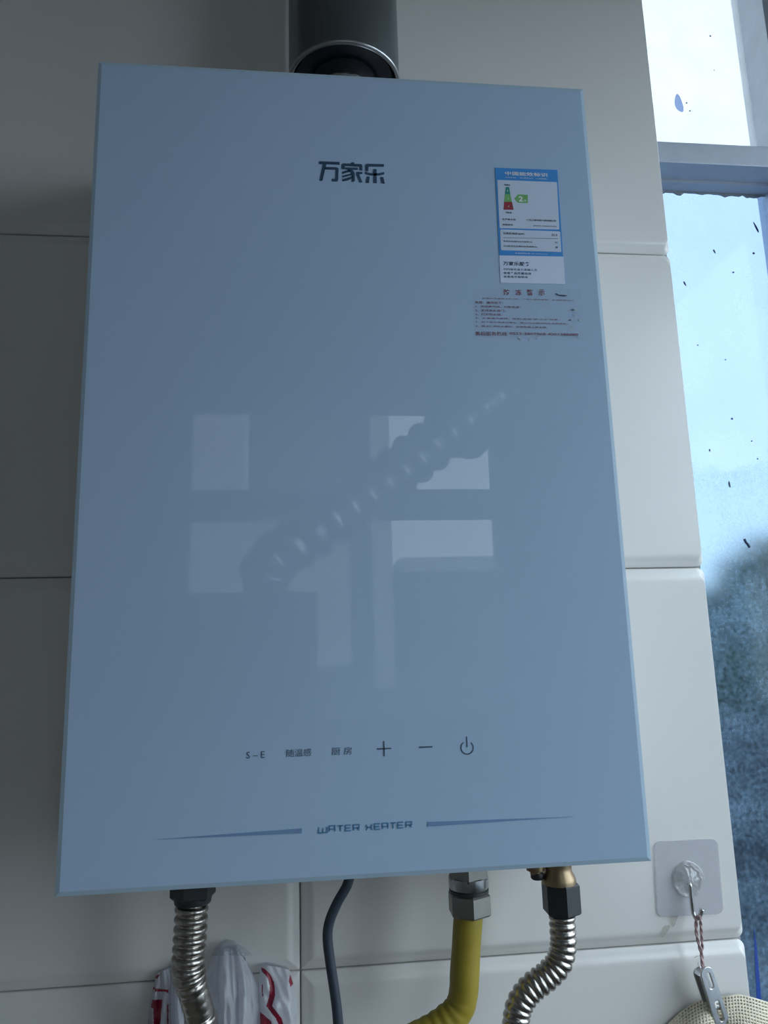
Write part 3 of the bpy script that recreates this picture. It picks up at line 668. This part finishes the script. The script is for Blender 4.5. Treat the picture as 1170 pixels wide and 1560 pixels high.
redR = [c6((844, 240), (870, 252), (905, 285), (935, 345), (942, 430), (920, 512), (880, 506), (900, 440), (905, 370), (888, 310), (850, 268)),
        c6((880, 506), (925, 512), (985, 590), (1000, 640), (1040, 900), (960, 900), (968, 640), (945, 590), (920, 560)), c6((838, 545), (915, 612), (960, 900), (838, 900)),
        c6((1034, 330), (1050, 272), (1072, 320), (1072, 350), (1045, 375)), c6((850, 360), (858, 360), (858, 440), (850, 440))]
o = obj('bag_side', sheet([(0, 238), (.25, 228), (1, 218)], [(0, 262), (.2, 268), (1, 262)], 1484, 1660, -.002, .016, [(1.5, .0025), (3, .001)], redL, 60, 150, 1, lambda s: -10 * s), None, bag, True, [BAGW, BAGR])
o = obj('bag_side', sheet([(0, 396), (1, 388)], [(0, 440), (.12, 447), (.3, 452), (1, 458)], 1470, 1660, -.002, .016, [(1.3, .002), (2.6, .001)], redR, 90, 160, 2, lambda s: 7 * s * s), None, bag, True, [BAGW, BAGR])
obj('bag_bunch', sheet([(0, 322), (.15, 312), (1, 316)], [(0, 380), (.15, 394), (.35, 398), (1, 394)], 1444, 1660, -.003, .024, [(3, .0035), (5.5, .002), (9, .0008)], (), 110, 120, 3, lambda s: 26 * abs(2 * s - .9) ** 2.2), None, bag, True, [BAGW, BAGR])
obj('bag_bunch', sheet([(0, 268), (.2, 256), (1, 256)], [(0, 284), (.2, 292), (1, 300)], 1468, 1660, -.003, .020, [(2, .003), (5, .0015)], (), 60, 100, 4), None, bag, True, [BAGW, BAGR])
obj('bag_tie', sheet([(0, 334), (.4, 326), (1, 322)], [(0, 360), (.4, 374), (1, 384)], 1434, 1456, -.002, .010, [(2, .002), (5, .001)], (), 50, 30, 5, lambda s: 4 * abs(2 * s - 1) ** 2), None, bag, True, [BAGC, BAGR])

# ================================================================ ADHESIVE HOOK, STRING, CLIP, NET CLOTH
hp = at(1047, 1340, -0.001)
ah = thing('adhesive_hook', hp, 'clear square adhesive wall hook with chromed wire on the cream tile', 'wall hook')
obj('pad', slab(rquad([(995.5, 1282), (1092, 1277.5), (1101, 1391), (1001, 1396)], 0, .0055), -0.0002, .0010), PAD, ah)
obj('pad_ring', lathe((hp.x + .0006, -0.0012, hp.z + .0005), [(.0136, 0), (.0136, .0004), (.0125, .0006)], 48, 'Y', twist=lambda a: 1 + .02 * math.sin(5 * a)), KNOB, ah, True)
obj('boss', lathe((hp.x - .0008, -0.0012, hp.z), [(.0121, 0), (.0123, .0012), (.0118, .0022), (.0108, .0024), (.0100, .0016), (.0092, .0018), (.0070, .0034), (.0040, .0042), (.0034, .0062), (.0020, .0070)], 88, 'Y', twist=lambda a: 1 + .055 * math.cos(11 * a)), KNOB, ah, True)
hy = -0.0075
P = [at(1050, 1346, hy), at(1051.5, 1350, hy - .0012), at(1053, 1365, hy - .001), at(1055, 1385, hy), at(1057.5, 1395, hy - .001), at(1061.5, 1400, hy - .003), at(1066, 1396, hy - .005), at(1069.5, 1385, hy - .006)]
obj('wire', tube(catmull(P, 8), .0015, 12, True, lambda i, s, T: .0015 + .0004 * max(0, s / T - .85) / .15), CHROME, ah, True)
def drip(x, y, w, h, ang):
    p = at(x, y, 0); return blob(p.x, p.z, w, h, ang, -0.0002, 14, .2)
obj('glue_drip', drip(1026, 1399, .0028, .0052, -.3), GLUE, ah); obj('glue_drip', drip(1013, 1417, .0022, .0050, -.7), GLUE, ah)
# string loop
sy = -0.0135
A = catmull([at(1060.5, 1398, sy + .002), at(1061, 1420, sy), at(1065, 1440, sy), at(1069.5, 1458, sy), at(1071, 1479, sy)], 12)
B = catmull([at(1067, 1398, sy - .002), at(1068.5, 1420, sy), at(1070, 1440, sy), at(1068.5, 1458, sy - .0008), at(1071.5, 1479, sy - .0006)], 12)
sl = thing('string_loop', A[-1], 'pink twisted string loop between wall hook and metal clip', 'string')
def yarn(P, r, parent, nm='strand'):
    q, stp = resample(P, .0005); gs = []
    for ph in (0, math.pi):
        gs.append(tube([p + Vector((math.cos(i * .28 + ph), math.sin(i * .28 + ph), 0)) * r * .5 for i, p in enumerate(q)], r * .62, 7))
    obj(nm, join(*gs), STRING, parent, True)
yarn(A, .00125, sl); yarn(B, .0011, sl)
yarn(catmull([at(1060.5, 1398, sy + .002), at(1061, 1396, sy), at(1064, 1395, sy - .001), at(1066.5, 1396, sy - .002), at(1067, 1398, sy - .002)], 6), .0008, sl)
obj('stray_fibre', join(tube(catmull([at(1069, 1458, sy), at(1064, 1456, sy), at(1058, 1459, sy)], 6), .00018, 5), tube(catmull([at(1067, 1478, sy), at(1064, 1470, sy), at(1063, 1466, sy)], 6), .00018, 5)), STRING, sl)
# clip
def stadium(cx, cy, w, h, r=None, n=8):
    r = min(w, h) / 2 if r is None else r; return rrect(cx - w / 2, cy - h / 2, cx + w / 2, cy + h / 2, r, n)
ct = at(1074, 1476, -0.017)
cl = thing('metal_clip', ct, 'slotted stainless steel clip gripping the cream net cloth', 'clip')
CL = 0.062
def outline(w0, w1, L, n=10):
    pts = [(-w0 / 2 * math.cos(math.pi * k / n), -.0022 * 0 + w0 / 2 * math.sin(math.pi * k / n) * .8) for k in range(n + 1)]
    return pts + [(w1 / 2, -L), (-w1 / 2, -L)]
plate = curve_geo([outline(.0098, .0132, CL), stadium(0.0004, -.0060, .0046, .0130), stadium(.0004, -.0290, .0046, .0165)], .0004, .00045, 2)
ca = at(1071.5, 1478, -0.0175); cb_ = at(1099.5, 1556, -0.0175)
ang = math.atan2(cb_.x - ca.x, -(cb_.z - ca.z))
def place(px, py, Y, tilt, yaw=0.0, a=ang):
    p = at(px, py, Y)
    return Matrix.Translation(p) @ Matrix.Rotation(-a, 4, 'Y') @ Matrix.Rotation(tilt, 4, 'X') @ Matrix.Rotation(yaw, 4, 'Z') @ Matrix.Rotation(math.pi / 2, 4, 'X')
STC = mat('clip_steel', (0.68, 0.68, 0.67), 0.26, 1.0, var=0.15, scale=80)
obj('front_plate', xf(plate, place(1076, 1482, -.0205, .10, .12)), STC, cl, 35)
obj('rear_plate', xf(plate, place(1066, 1482, -.0100, -.02, .05)), STC, cl, 35)
# side flanges joining the plates
def flange(p0, p1, Y0, Y1, h):
    a, b = at(*p0, Y0), at(*p1, Y1); return a, b
V = []
for k in range(9):
    t = k / 8; x = 1067 + 25 * t; y = 1487 + 78 * t
    a = at(x - 1.2, y, -.0190 + .002 * t); b = at(x - 4.2 - 2 * t, y, -.0105)
    V += [a, b, a + Vector((.0005, 0, 0)), b + Vector((.0005, 0, 0))]
F = []
for k in range(8):
    i = 4 * k; F += [(i, i + 1, i + 5, i + 4), (i + 2, i + 6, i + 7, i + 3), (i, i + 4, i + 6, i + 2), (i + 1, i + 3, i + 7, i + 5)]
obj('side_flange', (V, F), STC, cl, 35)
m = at(1090, 1535, -.014)
obj('pivot', tube([m + Vector((-.0065, 0, 0)), m + Vector((.0065, 0, 0))], .0016, 14), STC, cl, 40)
# net cloth: crossed fibres over a folded bundle
nc0 = at(1100, 1530, -0.03)
net = thing('net_cloth', nc0 + Vector((0, 0, -.06)), 'cream open-weave net scrubbing cloth hanging from the metal clip', 'cloth')
def npt(u, v, lift=0.0):
    """u across (-1..1), v down the bundle (0..1)"""
    top = [(-1.0, 1566), (-.75, 1545), (-.45, 1527), (-.12, 1518), (.05, 1522), (.22, 1515), (.5, 1520), (.75, 1527), (1.0, 1533), (1.4, 1552), (1.7, 1580)]
    x = 1100 + 86 * u
    def edge(q):
        for (a, ya), (b, yb) in zip(top, top[1:]):
            if q <= b: return ya + (yb - ya) * (q - a) / (b - a)
        return 1580
    y0 = sum(edge(u + o) for o in (-.12, -.06, 0, .06, .12)) / 5
    y = y0 + 110 * v
    dep = -.007 - .0125 * math.sin(min(1, v * 2.2 + .06) * math.pi / 2) + .006 * abs(u) ** 2 + .0045 * math.exp(-((u + .03) / .10) ** 2) + .0015 * math.sin(7 * u + 3 * v)
    return at(x, y, min(dep - lift, -.0015))
gs = []; NU, NV = 48, 22
for k in range(NU + 1):
    u = -1 + 2.6 * k / NU
    gs.append(tube([npt(u + .10 * v, v, .0004) for v in [j / 26 for j in range(27)]], .00060, 5))
obj('warp_fibres', join(*gs), NET, net, True)['kind'] = 'stuff'
gs = []
for j in range(NV + 1):
    v = j / NV
    gs.append(tube([npt(-1 + 2.6 * k / 60 + .10 * v, v) for k in range(61)], .00095, 5))
obj('weft_fibres', join(*gs), NET, net, True)['kind'] = 'stuff'
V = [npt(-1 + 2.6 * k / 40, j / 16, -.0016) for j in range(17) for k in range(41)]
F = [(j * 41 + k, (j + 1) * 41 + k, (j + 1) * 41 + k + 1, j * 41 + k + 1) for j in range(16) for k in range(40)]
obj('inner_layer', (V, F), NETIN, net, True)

# ================================================================ THINGS BEHIND THE CAMERA (mirrored in the glass)
DUCT = mat('duct_foil', (0.75, 0.76, 0.77), 0.3, 1.0, var=0.4, scale=30, bump=0.9, bscale=60)
rh = thing('range_hood', (0.0, -1.38, 1.40), 'dark range hood mirrored dimly in the lower heater glass', 'range hood')
obj('canopy', box(-0.17, YB + .001, 1.52, 0.17, -1.16, 1.66, .01), DARKMETAL, rh)
obj('visor', box(-0.17, YB + .001, 1.40, 0.17, -1.10, 1.518, .01), DARKMETAL, rh)
du = thing('foil_duct', (0.1, -1.25, 1.70), 'corrugated aluminium foil duct mirrored diagonally in the heater glass', 'duct')
obj('collar', lathe((0.06, -1.28, 1.662), [(.048, 0), (.048, .045)], 32), DARKMETAL, du, 40)
P = [(0.06, -1.28, 1.692), (0.074, -1.26, 1.735), (0.16, -1.23, 1.79), (0.36, -1.23, 1.935), (0.53, -1.23, 2.065), (0.595, -1.265, 2.115), (0.615, -1.34, 2.13), (0.618, -1.46, 2.132), (0.618, YB - .072, 2.132)]
obj('duct', corr([Vector(p) for p in P], 0.051, .0095, .046, None, 32), DUCT, du, True)
